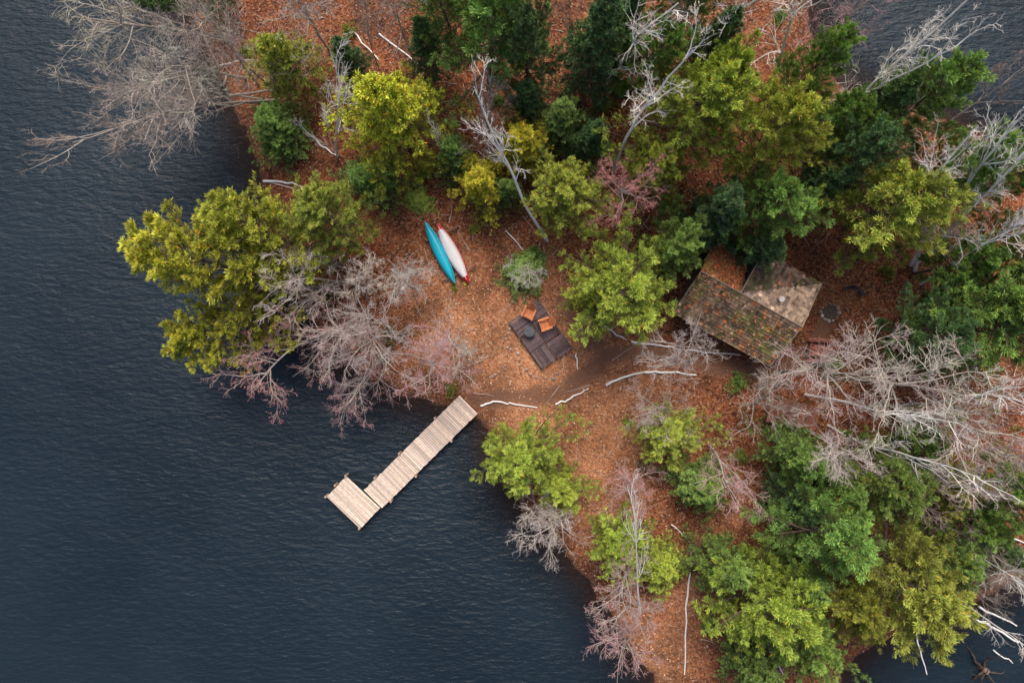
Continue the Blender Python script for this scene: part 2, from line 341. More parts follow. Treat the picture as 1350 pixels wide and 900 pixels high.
def tree(name,ms,px,py,R,h,color,base=None,hc=0.6,f=1.0):
    me=random.choice(ms) if isinstance(ms,list) else ms
    zc=h*hc;cx,cy=W(px,py,zc)
    if base: bx,by=W(*base,0.7)
    else:
        bx,by=cx,cy;need=0.9;moved=False
        for _ in range(24):
            s=float(sdn(np.array([bx]),np.array([by]))[0])
            if s>need: break
            if not moved: moved=True;need=random.uniform(0.9,3.2)
            e=0.3
            gx=float(sdist(np.array([bx+e]),np.array([by]))[0]-sdist(np.array([bx-e]),np.array([by]))[0])/(2*e)
            gy=float(sdist(np.array([bx]),np.array([by+e]))[0]-sdist(np.array([bx]),np.array([by-e]))[0])/(2*e)
            g=math.hypot(gx,gy)+1e-6;st=min(max(need+.1-s,0.2),1.0);bx+=gx/g*st;by+=gy/g*st
        if moved: by+=random.uniform(-1.5,1.5)
    vec=(cx-bx,cy-by,zc-0.6);ln=math.sqrt(sum(v*v for v in vec))
    Rw=R*f/S*(H-zc)/H
    return place(name,me,bx,by,vec,Rw/me['R'],(ln/hc)/me['H'],color)
YG=(0.44,0.43,0.040);LG=(0.30,0.36,0.055);G=(0.18,0.285,0.065);D=(0.105,0.185,0.068);O=(0.25,0.28,0.05)
con=[(515,140,82,13,YG,'c'),(375,75,50,9,LG,'c'),(365,170,44,6,G,'s'),(490,232,40,5,G,'s'),(640,40,84,15,G,'p'),(700,60,52,14,D,'p'),(590,15,48,13,G,'p'),(785,62,56,14,D,'s'),
(690,190,52,8,YG,'c'),(632,240,44,7,YG,'c'),(750,262,58,8,LG,'p'),(738,165,42,8,G,'s'),(775,185,34,8,D,'s'),(900,150,84,15,LG,'p'),(868,215,50,11,LG,'p'),(945,110,54,14,LG,'p'),
(1025,190,74,15,LG,'p'),(1010,262,66,12,G,'p'),(950,285,50,11,D,'s'),(1055,112,50,14,G,'p'),(822,372,78,10,LG,'p'),(880,325,52,9,G,'p'),(780,395,38,8,LG,'p'),
(690,360,32,2.4,G,'s'),(1185,275,88,13,LG,'p'),(1130,210,58,13,D,'p'),(1218,140,66,14,G,'p'),(1245,225,62,13,G,'p'),(1290,435,96,12,G,'p'),(1222,432,55,11,D,'p'),(1335,395,60,13,D,'p'),
(700,600,64,7,LG,'p'),(740,635,42,5,LG,'p'),(815,718,48,5,LG,'p'),(868,745,40,4,LG,'c'),(890,575,54,5,LG,'p'),(930,640,42,5,G,'s'),
(1000,790,78,10,LG,'p'),(1062,850,56,9,G,'p'),(955,750,44,8,G,'s'),(1190,748,98,12,O,'p'),(1080,712,80,12,G,'p'),(1120,800,50,10,O,'p'),(1065,605,50,8,G,'s'),(1155,625,64,9,G,'p'),
(1325,735,34,6,D,'s'),(1330,640,58,10,G,'p'),(1000,885,46,8,G,'s'),(945,55,42,13,D,'s'),(905,15,45,14,G,'p'),(240,5,25,8,D,'s'),(825,20,44,12,D,'s'),(1245,745,46,9,G,'p'),(1100,640,42,8,G,'s'),(1268,350,45,10,G,'p'),(1340,310,45,12,O,'p'),(700,130,34,9,D,'s'),(460,75,28,7,D,'s'),(1085,250,40,10,D,'s'),(1150,140,46,12,D,'s'),(1050,660,38,8,D,'s'),(550,262,22,1.6,LG,'s'),
(600,205,32,6,G,'s'),(665,250,28,6,G,'c'),(1290,690,45,8,G,'p'),(1050,770,46,9,G,'s'),(855,75,46,13,G,'p'),(560,60,32,9,D,'s'),(1100,170,46,12,G,'p'),(1310,230,45,12,G,'p'),(1000,330,34,9,D,'s'),(1255,630,48,8,O,'p'),(1210,590,44,8,G,'p')]
V_={'p':PINE,'s':SPR,'c':CED};NM={'p':'pine_tree','s':'spruce_tree','c':'cedar_tree'}
for px,py,R,h,c,k in con: tree(NM[k],V_[k],px,py,R,h,c,f=1.0)
tree('pine_tree',PINE[0],296,362,90,12,(0.37,0.375,0.042),base=(440,385))
tree('pine_tree',PINE[1],360,320,76,11,(0.32,0.35,0.045),base=(450,350))
tree('pine_tree',PINE[2],428,298,68,10,(0.24,0.30,0.05),base=(475,330))
tree('pine_tree',PINE[3],308,425,66,9,(0.36,0.36,0.042),base=(415,410))
GR=(0.42,0.355,0.315);LGR=(0.54,0.485,0.435);PK=(0.48,0.33,0.31);BR=(0.38,0.30,0.26)
bare=[(205,65,100,12,GR,'b'),(245,140,78,10,GR,'b'),(190,140,72,11,BR,'b'),(275,45,80,13,BR,'b'),(160,30,76,12,GR,'b'),(305,60,60,12,BR,'b'),(400,15,60,13,GR,'b'),(520,10,50,13,BR,'b'),(245,80,80,11,GR,'b'),(215,105,80,11,GR,'b'),
(440,365,82,10,LGR,'b'),(505,355,60,8,LGR,'b'),(470,400,62,8,LGR,'b'),(400,475,80,8,PK,'m'),(560,490,60,6,PK,'m'),(490,450,72,8,GR,'b'),(590,440,52,4,GR,'b'),(480,495,62,6,PK,'m'),(545,400,48,6,GR,'b'),(430,440,60,8,GR,'m'),
(715,350,42,4,LGR,'b'),(832,272,54,12,(0.55,0.26,0.22),'m'),(640,170,45,9,GR,'b'),(930,485,82,9,GR,'b'),(960,600,70,8,PK,'b'),(885,545,58,7,GR,'b'),(1085,495,80,11,GR,'b'),(1170,505,88,12,LGR,'b'),(1255,545,92,13,GR,'b'),(1140,590,84,12,LGR,'b'),(1325,560,74,13,GR,'b'),(1215,650,62,11,GR,'b'),(1010,540,64,8,GR,'b'),
(715,715,60,7,LGR,'b'),(705,670,44,6,LGR,'b'),(835,655,44,6,PK,'m'),(840,780,58,9,GR,'m'),(822,850,48,9,PK,'b'),(970,35,54,13,GR,'b'),(920,15,50,13,GR,'b'),(1290,700,50,9,BR,'b'),(1320,100,60,12,BR,'b'),(1110,30,48,12,PK,'b'),(1300,790,48,8,BR,'b'),(760,10,45,13,BR,'b'),(470,30,45,12,BR,'b')]
for px,py,R,h,c,k in bare: tree('bare_tree' if k=='b' else 'maple_tree',BARE if k=='b' else MAP,px,py,R,h,c,hc=0.68,f=1.12)
def birch(b,t,h,th=1.0,spread=1.0):
    bx,by=W(*b,0.6);tx,ty=W(*t,h);me=random.choice(BIR);v=(tx-bx,ty-by,h-0.6);ln=math.sqrt(sum(q*q for q in v))
    return place('birch_tree',me,bx,by,v,spread*ln/me['H']*0.85,ln/me['H'],(0.74,0.67,0.61))
for a in [((445,208),(428,70),13,),((448,206),(392,158),7),((440,200),(425,130),9),((808,225),(878,80),19),((722,318),(600,110),14),((800,115),(895,-10),16),((1015,110),(1078,-20),17),((1080,170),(1300,0),18),((1085,165),(1240,30),16),((1200,350),(1360,90),17),((1205,352),(1350,180),15),((1212,375),(1375,250),14),((1205,358),(1290,150),16),((1225,335),(1420,130),17),((1215,372),(1350,300),13),((845,810),(822,640),8),((1250,708),(1400,800),12),((1010,845),(1045,930),9),((1280,800),(1400,880),10),((350,238),(425,258),2.5),((590,215),(560,160),8),((640,130),(655,95),9),((1180,535),(1400,540),16),((1060,520),(1290,560),15),((1090,560),(1290,660),14),((920,60),(985,-40),17)]:
    birch(*a,spread=0.65 if a[2]<10 else 0.92)
k=0
while k<80:
    x=random.uniform(-26,38);y=random.uniform(-25,25)
    s=float(sdn(np.array([x]),np.array([y]))[0]);c=float(clearing(np.array([x]),np.array([y]))[0])
    if s<1 or c>0.4 or (10<x<23 and -2.5<y<8.5) or (22<x<27 and 0<y<5): continue
    me=random.choice(SHR);sc=random.uniform(0.35,0.9)
    place('shrub',me,x,y,(0,0,1),sc,sc,random.choice([G,LG,O,(0.22,0.15,0.07)]));k+=1
for px,py,sc in [(625,303,.4),(826,556,.4),(600,380,.3),(690,335,.4),(652,575,.5),(560,230,.9)]:
    x,y=W(px,py,0.7);place('shrub',SHR[0],x,y,(0,0,1),sc,sc,LG)
# ------------------------------------------------------------ wood materials
def wood(name,c,var=0.3,rough=0.75,rot=0): return simple(name,c,rough,var,5,True,0.35,0,(1,1,1))
M_dock=wood('weathered_dock_wood',(0.72,0.575,0.48),0.2);M_dark=wood('dark_deck_wood',(0.080,0.060,0.068),0.35);M_chair=wood('cedar_wood',(0.60,0.21,0.08),0.25);M_old=wood('old_wood',(0.22,0.15,0.11),0.35)
rr=np.random.default_rng(9)
def shade(lo,hi):
    s=rr.uniform(lo,hi);return (s*rr.uniform(.97,1.03),s,s*rr.uniform(.95,1.03),1)
def planks(A,B,C,z,pw,th,gap,lo,hi,mat=0,over=0.02):
    A,B,C=[np.array(q,float) for q in (A,B,C)];u=B-A;L=np.linalg.norm(u);u=u/L;w=C-A;Wd=np.linalg.norm(w);w=w/Wd
    n=int(L/pw);pw=L/n;out=[]
    for i in range(n):
        c=A+u*(i+.5)*pw+w*(Wd/2+rr.uniform(-over,over));a=rr.normal()*0.004
        uu=np.array([u[0],u[1],0]);ww=np.array([w[0],w[1],0])+uu*a
        out.append(box((c[0],c[1],z+rr.uniform(-.004,.004)),uu*(pw-gap)/2,ww*(Wd/2+rr.uniform(0,over)),th/2,mat,shade(lo,hi)))
    return out
def empty(name,loc=(0,0,0)):
    e=bpy.data.objects.new(name,None);scene.collection.objects.link(e);e.location=loc;return e
# ---- dock
dk=empty('wooden_dock');zd=0.6
A=W(606,521,zd);B=W(480,646,zd);C=W(631,543,zd)
A=np.array(A);B=np.array(B);C=np.array(C);u=unit(B-A);pv=np.array([u[1],-u[0]]);
if np.dot(pv,C-A)<0: pv=-pv
wd=abs(np.dot(C-A,pv));C=A+pv*wd
add('walkway_planks',make_mesh('dock_planks',planks(A,B,C,zd,0.16,0.045,0.028,0.70,1.22),[M_dock]),dk)
E1=np.array(W(457,627,zd));E2=np.array(W(501,669,zd));E3=np.array(W(430,654,zd));ee=unit(E2-E1);ep=np.array([ee[1],-ee[0]]);
if np.dot(ep,E3-E1)<0: ep=-ep
E3=E1+ep*abs(np.dot(E3-E1,ep))
add('platform_planks',make_mesh('dock_end',planks(E1,E3,E2,zd+0.008,0.16,0.045,0.028,0.75,1.25),[M_dock]),dk)
parts=[]
def beam(p,q,z,w,h,lo=.6,hi=.8,mat=0):
    p=np.array(p);q=np.array(q);c=(p+q)/2;d=q-p;L=np.linalg.norm(d);d=d/L;n=np.array([-d[1],d[0]])
    return box((c[0],c[1],z),np.array([d[0],d[1],0])*L/2,np.array([n[0],n[1],0])*w/2,h/2,mat,shade(lo,hi))
for off in (0.12,wd/2,wd-0.12): parts.append(beam(A+pv*off,B+pv*off,zd-0.12,0.08,0.18))
for q in ((E1+ep*.1,E2+ep*.1),(E3-ep*.1,E3-ep*.1+(E2-E1))): parts.append(beam(q[0],q[1],zd-0.12,0.08,0.17))
add('joists',make_mesh('dock_joists',parts,[M_old]),dk)
posts=[]
LW=np.linalg.norm(B-A)
for t in (0.25,0.62,0.88):
    for sgn,off in ((0,-0.10),(1,wd+0.10)):
        c=A+u*LW*(t+0.03*sgn)+pv*off;posts.append(((c[0],c[1]),zd+rr.uniform(0.05,0.35)))
for c in (E1,E3,E3+(E2-E1),E1+ep*0.0+(E3-E1)*0.5-ee*0.08):
    c=c-ee*0.05;posts.append(((c[0],c[1]),zd+rr.uniform(0.1,0.3)))
PP=np.array([[[c[0],c[1],-2.2],[c[0],c[1],zt]] for c,zt in posts]);pr=np.full(len(posts),0.085)
PT=tubes(PP,pr,pr,8,0,(0.62,0.56,0.5,1))
idx=np.arange(len(posts)*16).reshape(len(posts),2,8)[:,1]
dm=make_mesh('dock_posts',[PT,(PT[0],idx,0,PT[3])],[M_dock]);add('posts',dm,dk)
# ---- viewing deck
dz=gz(*W(712,443,1.0))+0.42
dc=empty('wooden_deck_platform');c4=[np.array(W(*p,dz)) for p in [(669,423),(712,398),(754,458),(715,487)]]
A0,B0,C0,D0=c4;parts=[]
u=unit((D0-A0)+(C0-B0));w=np.array([-u[1],u[0]]);
if np.dot(w,B0-A0)<0: w=-w
cen=(A0+B0+C0+D0)/4;Lh=(np.linalg.norm(D0-A0)+np.linalg.norm(C0-B0))/4;Wh=(np.linalg.norm(B0-A0)+np.linalg.norm(D0-C0))/4
for i in range(3):
    for j in range(2):
        o0=cen-u*Lh-w*Wh;a=o0+u*(2*Lh/3)*i+w*Wh*j+(u+w)*0.015;sh=(u*0.05*((i+j)%2))
        a=a+sh;du=u*(2*Lh/3-0.05);dw=w*(Wh-0.05)
        z=dz+0.006*((i+2*j)%3)
        if (i+j)%4==2: parts+=planks(a,a+dw,a+du,z,0.15,0.03,0.05,0.7,2.3,0,0.01)
        else: parts+=planks(a,a+du,a+dw,z,0.15,0.03,0.05,0.7,2.3,0,0.01)
a=B0-u*0.35-w*0.55;parts+=planks(a,a+u*0.35,a+w*0.5,dz-0.05,0.11,0.03,0.03,0.8,1.4)
add('deck_boards',make_mesh('deck_boards',parts,[M_dark]),dc)
parts=[]
for s in (-1,-0.33,0.33,1): parts.append(beam(cen-u*Lh+w*(Wh-0.05)*s,cen+u*Lh+w*(Wh-0.05)*s,dz-0.11,0.1,0.17))
for s in (-0.97,0,0.97):
    for t in (-0.93,0,0.93): c=cen+u*Lh*s+w*Wh*t;parts.append(box((c[0],c[1],dz-0.4),(0.06,0,0),(0,0.06,0),0.22,0,(.8,.8,.8,1)))
add('frame',make_mesh('deck_frame',parts,[M_dark]),dc)
def chair(px,py,face):
    x,y=W(px,py,dz+0.4);e=empty('adirondack_chair',(x,y,dz+0.016));e.rotation_euler=(0,0,face);e.scale=(1.12,1.12,1.05)
    P=[]
    for i in range(6):
        t=i/5;xx=0.32-0.52*t;zz=0.38-0.13*t;P.append(box((xx,0,zz),(0.045,0,0.012),(0,0.27,0),0.012,0,shade(.8,1.2)))
    add('seat',make_mesh('seat',P,[M_chair]),e);P=[]
    for i in range(6):
        yy=(i-2.5)*0.098;L=0.46-0.035*abs(i-2.5)**1.6;a=np.array([-math.sin(0.5),0,math.cos(0.5)])
        sp=np.array([0,0.04*(i-2.5)/2.5,0]);c=np.array([-0.22,yy,0.27])+(a+sp)*L
        P.append(box(c,(0.012*math.cos(.5),0,0.012*math.sin(.5)),(0,0.043,0),(a+sp)*L,0,shade(.75,1.25)))
    for zz,xx in ((0.45,-0.345),(0.85,-0.56)): P.append(box((xx,0,zz),(0.012,0,0),(0,0.27,0),0.035,0,shade(.7,.9)))
    add('backrest',make_mesh('backrest',P,[M_chair]),e);P=[]
    for s in (-1,1): P.append(box((0.02,s*0.34,0.56),(0.38,0,0),(0,0.065,0),0.012,0,shade(.9,1.25)))
    add('armrests',make_mesh('arms',P,[M_chair]),e);P=[]
    for s in (-1,1):
        P.append(box((0.33,s*0.30,0.275),(0.045,0,0),(0,0.014,0),0.272,0,shade(.8,1.1)))
        P.append(box((-0.30,s*0.30,0.275),(0.04,0,0),(0,0.014,0),0.272,0,shade(.8,1.1)))
        P.append(box((-0.05,s*0.275,0.26),(0.42,0,0.12),(0,0.012,0),0.045,0,shade(.8,1.1)))
    add('legs',make_mesh('legs',P,[M_chair]),e)
chair(697,412,math.radians(-115));chair(719,427,math.radians(-160))
M_blk=simple('black_metal',(0.07,0.078,0.095),0.5,0.3,6,bs=.1)
x,y=W(698,437,dz+0.4);tb=empty('round_table',(x,y,dz+0.016))
def disc(r,z0,z1,k=28,cx=0,cy=0):
    a=np.arange(k)*2*np.pi/k;V=np.concatenate([np.stack([cx+r*np.cos(a),cy+r*np.sin(a),a*0+z] ,1) for z in (z0,z1)])
    F=np.array([[i,(i+1)%k,k+(i+1)%k,k+i] for i in range(k)]);T=np.array([[k+i for i in range(k)]]);Bt=np.array([[k-1-i for i in range(k)]])
    return [(V,F,0,None),(V,T,0,None),(V,Bt,0,None)]
add('top',make_mesh('table_top',disc(0.38,0.40,0.43)+disc(0.28,0.432,0.445),[M_blk]),tb)
add('rim_and_base',make_mesh('table_base',disc(0.05,0.02,0.40,12)+disc(0.25,0,0.02),[M_blk]),tb)
# ---- canoes on rack
def glossy(name,c,rough=0.3):
    m,nt,b,o=newmat(name);f=noise(nt,objco(nt),2.5,6,0.7);nt.links.new(ramp(nt,f,[(0.3,tuple(x*0.88 for x in c)),(0.7,c)]),b.inputs['Base Color']);b.inputs['Roughness'].default_value=rough;return m
M_blue=glossy('turquoise_hull',(0.010,0.50,0.66));M_white=glossy('white_hull',(0.82,0.81,0.81));M_red=glossy('red_trim',(0.62,0.02,0.03));M_yel=glossy('yellow_plastic',(0.75,0.50,0.03))
def hull(L,B,Dp,s0=-1,s1=1,n=41,k=13,grow_=0.0):
    V=[]
    for i in range(n):
        s=s0+(s1-s0)*i/(n-1);hw=B/2*max(1-abs(s)**2.1,0.0)**0.85+0.012+grow_;rise=0.10*abs(s)**3
        for j in range(k):
            a=math.pi*j/(k-1);yy=-math.cos(a)*hw;c=math.sin(a)
            sq=c**(0.55+0.3*abs(s));V.append((s*L/2*(1-0.01*(1-c)),yy*(0.93+0.07*(1-c)),Dp*sq-rise+grow_))
    F=[[i*k+j,i*k+j+1,(i+1)*k+j+1,(i+1)*k+j] for i in range(n-1) for j in range(k-1)]
    return np.array(V),np.array(F)
def canoe(name,p,q,width,mats,zb,gr=0.032):
    a=np.array(W(*p,zb+.3));b_=np.array(W(*q,zb+.3));c=(a+b_)/2;L=np.linalg.norm(b_-a);ang=math.atan2(b_[1]-a[1],b_[0]-a[0])
    e=empty(name,(c[0],c[1],zb+0.1));e.rotation_euler=(0,0,ang)
    V,F=hull(L,width,0.34);add('hull',make_mesh('hull',[(V,F)],[mats[0]],True),e)
    for s0,s1 in ((-1,-0.80),(0.80,1)):
        V,F=hull(L*1.004,width,0.34,s0,s1,9,13,0.006);add('end_cap',make_mesh('cap',[(V,F)],[mats[1]],True),e)
    ss=np.linspace(-1,1,41);P=[]
    for sg in (-1,1):
        hw=width/2*np.maximum(1-np.abs(ss)**2.1,0)**0.85+0.02
        P.append(np.stack([ss*L/2,sg*hw,-0.10*np.abs(ss)**3],1))
    add('gunwales',make_mesh('gunwales',[tubes(np.array(P),np.full(2,gr),np.full(2,gr),6)],[mats[1]],True),e)
    kp=np.array([[[s*L/2,0,0.335-0.10*abs(s)**3] for s in np.linspace(-.9,.9,20)]]);add('keel',make_mesh('keel',[tubes(kp,[0.018],[0.018],5)],[mats[2]],True),e)
    th=[box((s*L,0,0.0),(0.03,0,0),(0,width/2*(1-abs(2*s)**2.1)**0.85,0),0.012) for s in (-.25,0,.25)];add('thwarts',make_mesh('thwarts',th,[M_old]),e)
zg=gz(*W(590,335,0.7))
canoe('turquoise_canoe',(560,292),(599,373),0.74,[M_blue,M_blue,M_blue],zg+0.35)
canoe('white_canoe',(576,295),(617,372),0.90,[M_white,M_red,M_white],zg+0.35,0.055)
rk=empty('canoe_rack');P=[]
for (p,q) in (((561,317),(603,299)),((583,370),(626,350))):
    a=np.array(W(*p,zg+.4));b_=np.array(W(*q,zg+.4))
    P.append([[a[0],a[1],zg+0.33],[b_[0],b_[1],zg+0.33]])
    for c in (a,b_): P.append([[c[0],c[1],zg-0.1],[c[0],c[1],zg+0.36]])
add('poles',make_mesh('poles',[tubes(np.array(P),np.full(len(P),0.055),np.full(len(P),0.05),7)],[M_old]),rk)
x,y=W(607,362,zg+.3);pe=empty('canoe_paddle',(x,y,zg+0.15));pe.rotation_euler=(0,0.05,math.radians(-63))
add('shaft',make_mesh('shaft',[tubes(np.array([[[-0.9,0,0],[0.7,0,0]]]),[0.016],[0.016],6)],[M_old]),pe)
add('blade',make_mesh('blade',[box((0.70,0,0),(0.16,0,0),(0,0.085,0),0.01),box((0.74,0,0),(0.10,0,0),(0,0.10,0),0.008)],[M_yel]),pe)
# ---- cabin
cab=empty('log_cabin');th=math.radians(-29);cu=np.array([math.cos(th),math.sin(th)]);cv=np.array([-cu[1],cu[0]])
zo=0.55;O0=np.array([11.48,2.05])*0.989
def CL(u_,v_,z_): p=O0+(cu*u_+cv*v_)*0.99;return np.array([p[0],p[1],z_+zo])
M_shA=simple('brown_shingles',(0.19,0.125,0.078),0.9,0.5,1.3,bs=.5);M_shO=simple('leaf_covered_shingles',(0.38,0.15,0.065),0.9,0.5,1.6,bs=.5);M_shL=simple('pale_shingles',(0.35,0.25,0.18),0.9,0.3,1.5,bs=.5);M_shD=simple('dark_shingles',(0.15,0.095,0.068),0.9,0.4,1.5,bs=.5)  # each roof slope has its own base tone, one paler, one darker
M_wall=simple('cabin_siding',(0.09,0.06,0.045),0.85,0.3,4,bs=.4);M_glass=simple('window_glass',(0.03,0.035,0.04),0.1,0.1,1,bs=0);M_trim=simple('window_trim',(0.36,0.27,0.20),0.7,0.2,5)
def roof(name,pts,mat,moss=0):
    P=[CL(*p) for p in pts];o=P[0];uu=unit(P[1]-P[0]);nn=np.cross(uu,P[2]-P[0]);nn=unit(nn)
    if nn[2]<0: nn=-nn
    vv=np.cross(nn,uu)
    P2=np.array([[np.dot(p-o,uu),np.dot(p-o,vv)] for p in P]);k=len(P)
    top=[p for p in P];bot=[p-np.array([0,0,0.14]) for p in P]
    area=sum(P2[i][0]*P2[(i+1)%k][1]-P2[(i+1)%k][0]*P2[i][1] for i in range(k))
    V=np.array(top+bot);Fq=np.array([[i,(i+1)%k,k+(i+1)%k,k+i] for i in range(k)]);F1=np.array([list(range(k))]);F2=np.array([[2*k-1-i for i in range(k)]])
    dk_=np.tile(np.array([.35,.35,.35,1]),(2*k,1))
    parts=[(V,Fq,0,dk_),(V,F1,0,dk_),(V,F2,0,dk_)]
    mn=P2.min(0);mx=P2.max(0);sv=0.24
    upv=vv if vv[2]>0 else -vv
    v0=mn[1]
    while v0<mx[1]:
        x0=mn[0]-rr.uniform(0,0.2);rs=rr.uniform(0.82,1.15)
        while x0<mx[0]:
            w_=rr.uniform(0.14,0.30);cx,cy=x0+w_/2,v0+sv/2
            ins=all(((P2[(i+1)%k][0]-P2[i][0])*(cy-P2[i][1])-(P2[(i+1)%k][1]-P2[i][1])*(cx-P2[i][0]))*(1 if area>0 else -1)>-0.02 for i in range(k))
            if ins:
                c=o+uu*cx+vv*cy+nn*0.04
                s=rr.uniform(0.45,1.5)*rs;tint=np.array([s,s,s])
                mz=nz(np.array([c[0]]),np.array([c[1]]),1.1,2)[0]+rr.normal()*0.35
                if moss and mz>0.3: tint=tint*np.array([0.72,0.98,0.55])
                if rr.random()<0.12*moss and mz<0.3: tint=np.array([2.1,1.1,0.6])*s
                if rr.random()<0.06: tint=np.array([1.9,1.85,1.8])*s
                a=uu*(w_/2-0.010);b_=unit(upv-nn*0.20)*(sv/2+0.035)
                V4=np.array([c-a-b_,c+a-b_,c+a+b_,c-a+b_]);Vb=V4-nn*0.022
                parts.append((np.concatenate([Vb,V4]),BF,0,np.tile(np.append(tint,1),(8,1))))
            x0+=w_
        v0+=sv
    add(name,make_mesh(name,parts,[mat]),cab)
RZ=4.35;EZ=2.5
roof('front_roof_slope',[(0,0,EZ),(7.75,0,EZ),(7.75,3.1,RZ),(0,3.1,RZ)],M_shA,1)
roof('rear_roof_slope',[(-0.1,5.75,2.75),(2.9,5.75,2.75),(2.9,3.11,RZ-.02),(-0.1,3.11,RZ-.02)],M_shO,1)
roof('light_roof_slope',[(7.75,3.12,RZ-.01),(3.0,3.12,RZ-.01),(8.1,6.8,2.6)],M_shL,0)
roof('cross_roof_slope',[(3.0,6.35,RZ),(3.0,3.14,RZ),(8.1,6.8,2.6)],M_shD,0.3)
def quad(pts,mat): P=np.array([CL(*p) for p in pts]);return (P,np.array([list(range(len(pts)))]),0,None)
g0=-0.2
walls=[quad([(0.3,0.35,g0),(7.4,0.35,g0),(7.4,0.35,2.5),(0.3,0.35,2.5)],0),quad([(7.4,0.35,g0),(7.4,6.2,g0),(7.4,6.2,2.6),(7.4,3.1,4.15),(7.4,0.35,2.5)],0),
 quad([(0.3,0.35,g0),(0.3,0.35,2.5),(0.3,3.1,4.15),(0.3,5.4,2.75),(0.3,5.4,g0)],0),quad([(0.3,5.4,g0),(0.3,5.4,2.7),(3.06,5.4,2.7),(3.06,5.4,g0)],0),
 quad([(3.06,3.15,g0),(3.06,6.3,g0),(3.06,6.3,4.2),(3.06,3.15,4.2)],0),quad([(3.06,6.3,g0),(7.4,6.3,g0),(7.4,6.3,2.7),(3.06,6.3,4.2)],0)]
add('walls',make_mesh('cabin_walls',walls,[M_wall]),cab)
P=[]
def cbox(u0,u1,v0,v1,z0,z1):
    c=(CL(u0,v0,z0)+CL(u1,v1,z1))/2;return box(c,np.append(cu*(u1-u0)/2,0),np.append(cv*(v1-v0)/2,0),(z1-z0)/2,0,shade(.8,1.2))
for i in range(10): P.append(cbox(0.3,7.4,0.28,0.345,g0+0.05+i*0.25,g0+0.26+i*0.25))
for i in range(10): P.append(cbox(0.23,0.295,0.35,5.4,g0+0.05+i*0.25,g0+0.26+i*0.25))
add('log_siding',make_mesh('siding',P,[M_wall]),cab)
add('windows',make_mesh('windows',[cbox(1.2,2.1,0.24,0.27,1.0,1.9),cbox(5.4,6.3,0.24,0.27,1.0,1.9),cbox(7.42,7.45,3.6,4.6,1.0,1.9)],[M_glass]),cab)
add('window_frames',make_mesh('wf',[cbox(a,b_,0.22,0.26,c,d) for a,b_,c,d in ((1.1,1.2,.9,2),(2.1,2.2,.9,2),(5.3,5.4,.9,2),(6.3,6.4,.9,2),(1.2,2.1,1.9,2.0),(5.4,6.3,1.9,2.0))],[M_trim]),cab)
add('door',make_mesh('door',[cbox(3.4,4.3,0.22,0.27,-0.1,1.95)],[M_chair]),cab)
def edge(p,q,r=0.05): return tubes(np.array([[CL(*p),CL(*q)]]),[r],[r],4)
add('ridge_and_fascia',make_mesh('fascia',[edge((0,3.1,RZ+.05),(7.8,3.1,RZ+.05),.05),edge((0,0,EZ),(7.75,0,EZ),.04),edge((3.0,3.1,RZ+.03),(3.0,6.4,RZ+.03),.04),edge((-.05,0,EZ),(-.05,3.1,RZ),.04),edge((7.8,0,EZ),(7.8,3.1,RZ)),edge((7.8,3.1,RZ),(8.15,6.85,2.6))],[M_trim]),cab)
cc=CL(5.6,4.05,3.85);P=disc(0.14,-0.4,0.6,16)+disc(0.19,0.68,0.74,16)+disc(0.03,0.6,0.68,6)
M_pipe=simple('galvanised_pipe',(0.55,0.50,0.46),0.45,0.2,5,bs=.1,metal=0.3)
add('chimney_pipe',make_mesh('chimney',P,[M_pipe]),cab,cc)
add('chimney_flashing',make_mesh('flash',[box((0,0,-0.05),(0.3,0,0),(0,0.3,0),0.1)],[M_shL]),cab,cc)
n=1500;uu_=rr.uniform(0,2.8,n);vv_=rr.uniform(3.2,5.7,n);mk_=nz(uu_,vv_,1.2,3)>-0.3;uu_,vv_=uu_[mk_],vv_[mk_];zz_=RZ-(vv_-3.1)/(5.75-3.1)*(RZ-2.75)+0.09
C_=np.array([CL(a,b_,c) for a,b_,c in zip(uu_,vv_,zz_)])
n3=500;u3=rr.uniform(0,7.6,n3);vb=rr.uniform(0.1,3.0,n3);m3=nz(u3,vb,0.9,7)>0.0;u3,vb=u3[m3],vb[m3];C3=np.array([CL(a,b_,EZ+(RZ-EZ)*b_/3.1+0.09) for a,b_ in zip(u3,vb)])
C_=np.concatenate([C_,C3]);cc_=np.concatenate([pal[rr.integers(0,2,len(C_))]*rr.uniform(.7,1.2,(len(C_),1)),np.ones((len(C_),1))],1)
Dd=rr.normal(size=C_.shape);Dd[:,2]*=.2
add('roof_leaves',make_mesh('roof_leaves',[leaves(rr,C_,Dd,0.15,0.33,0.1,cc_,0)],[M_leaf]),cab)
# ---- wood shed
x,y=W(1042,545,1.4);zz=gz(x,y);wp=empty('wood_shed',(x,y,zz));wp.rotation_euler=(0,0,math.radians(-10))
P=[box((-1.7+0.2*i,0,1.25+0.0),(0.09,0,0),(0,0.85,0.15),0.015,0,shade(.6,1.4)) for i in range(18)];add('roof',make_mesh('sr',P,[simple('red_brown_boards',(0.24,0.10,0.065),.85,.3,4)]),wp)
P=[box((sx*1.6,sy*0.7,0.55),(0.05,0,0),(0,0.05,0),0.58+0.1*sy) for sx in (-1,1) for sy in (-1,1)];add('posts',make_mesh('sp',P,[M_old]),wp)
P=[[[-1.4+0.2*i,-0.5,0.1+0.17*j],[-1.4+0.2*i,0.5,0.1+0.17*j]] for i in range(15) for j in range(5)]
add('firewood',make_mesh('fw',[tubes(np.array(P),np.full(75,.085),np.full(75,.085),7)],[M_old]),wp)
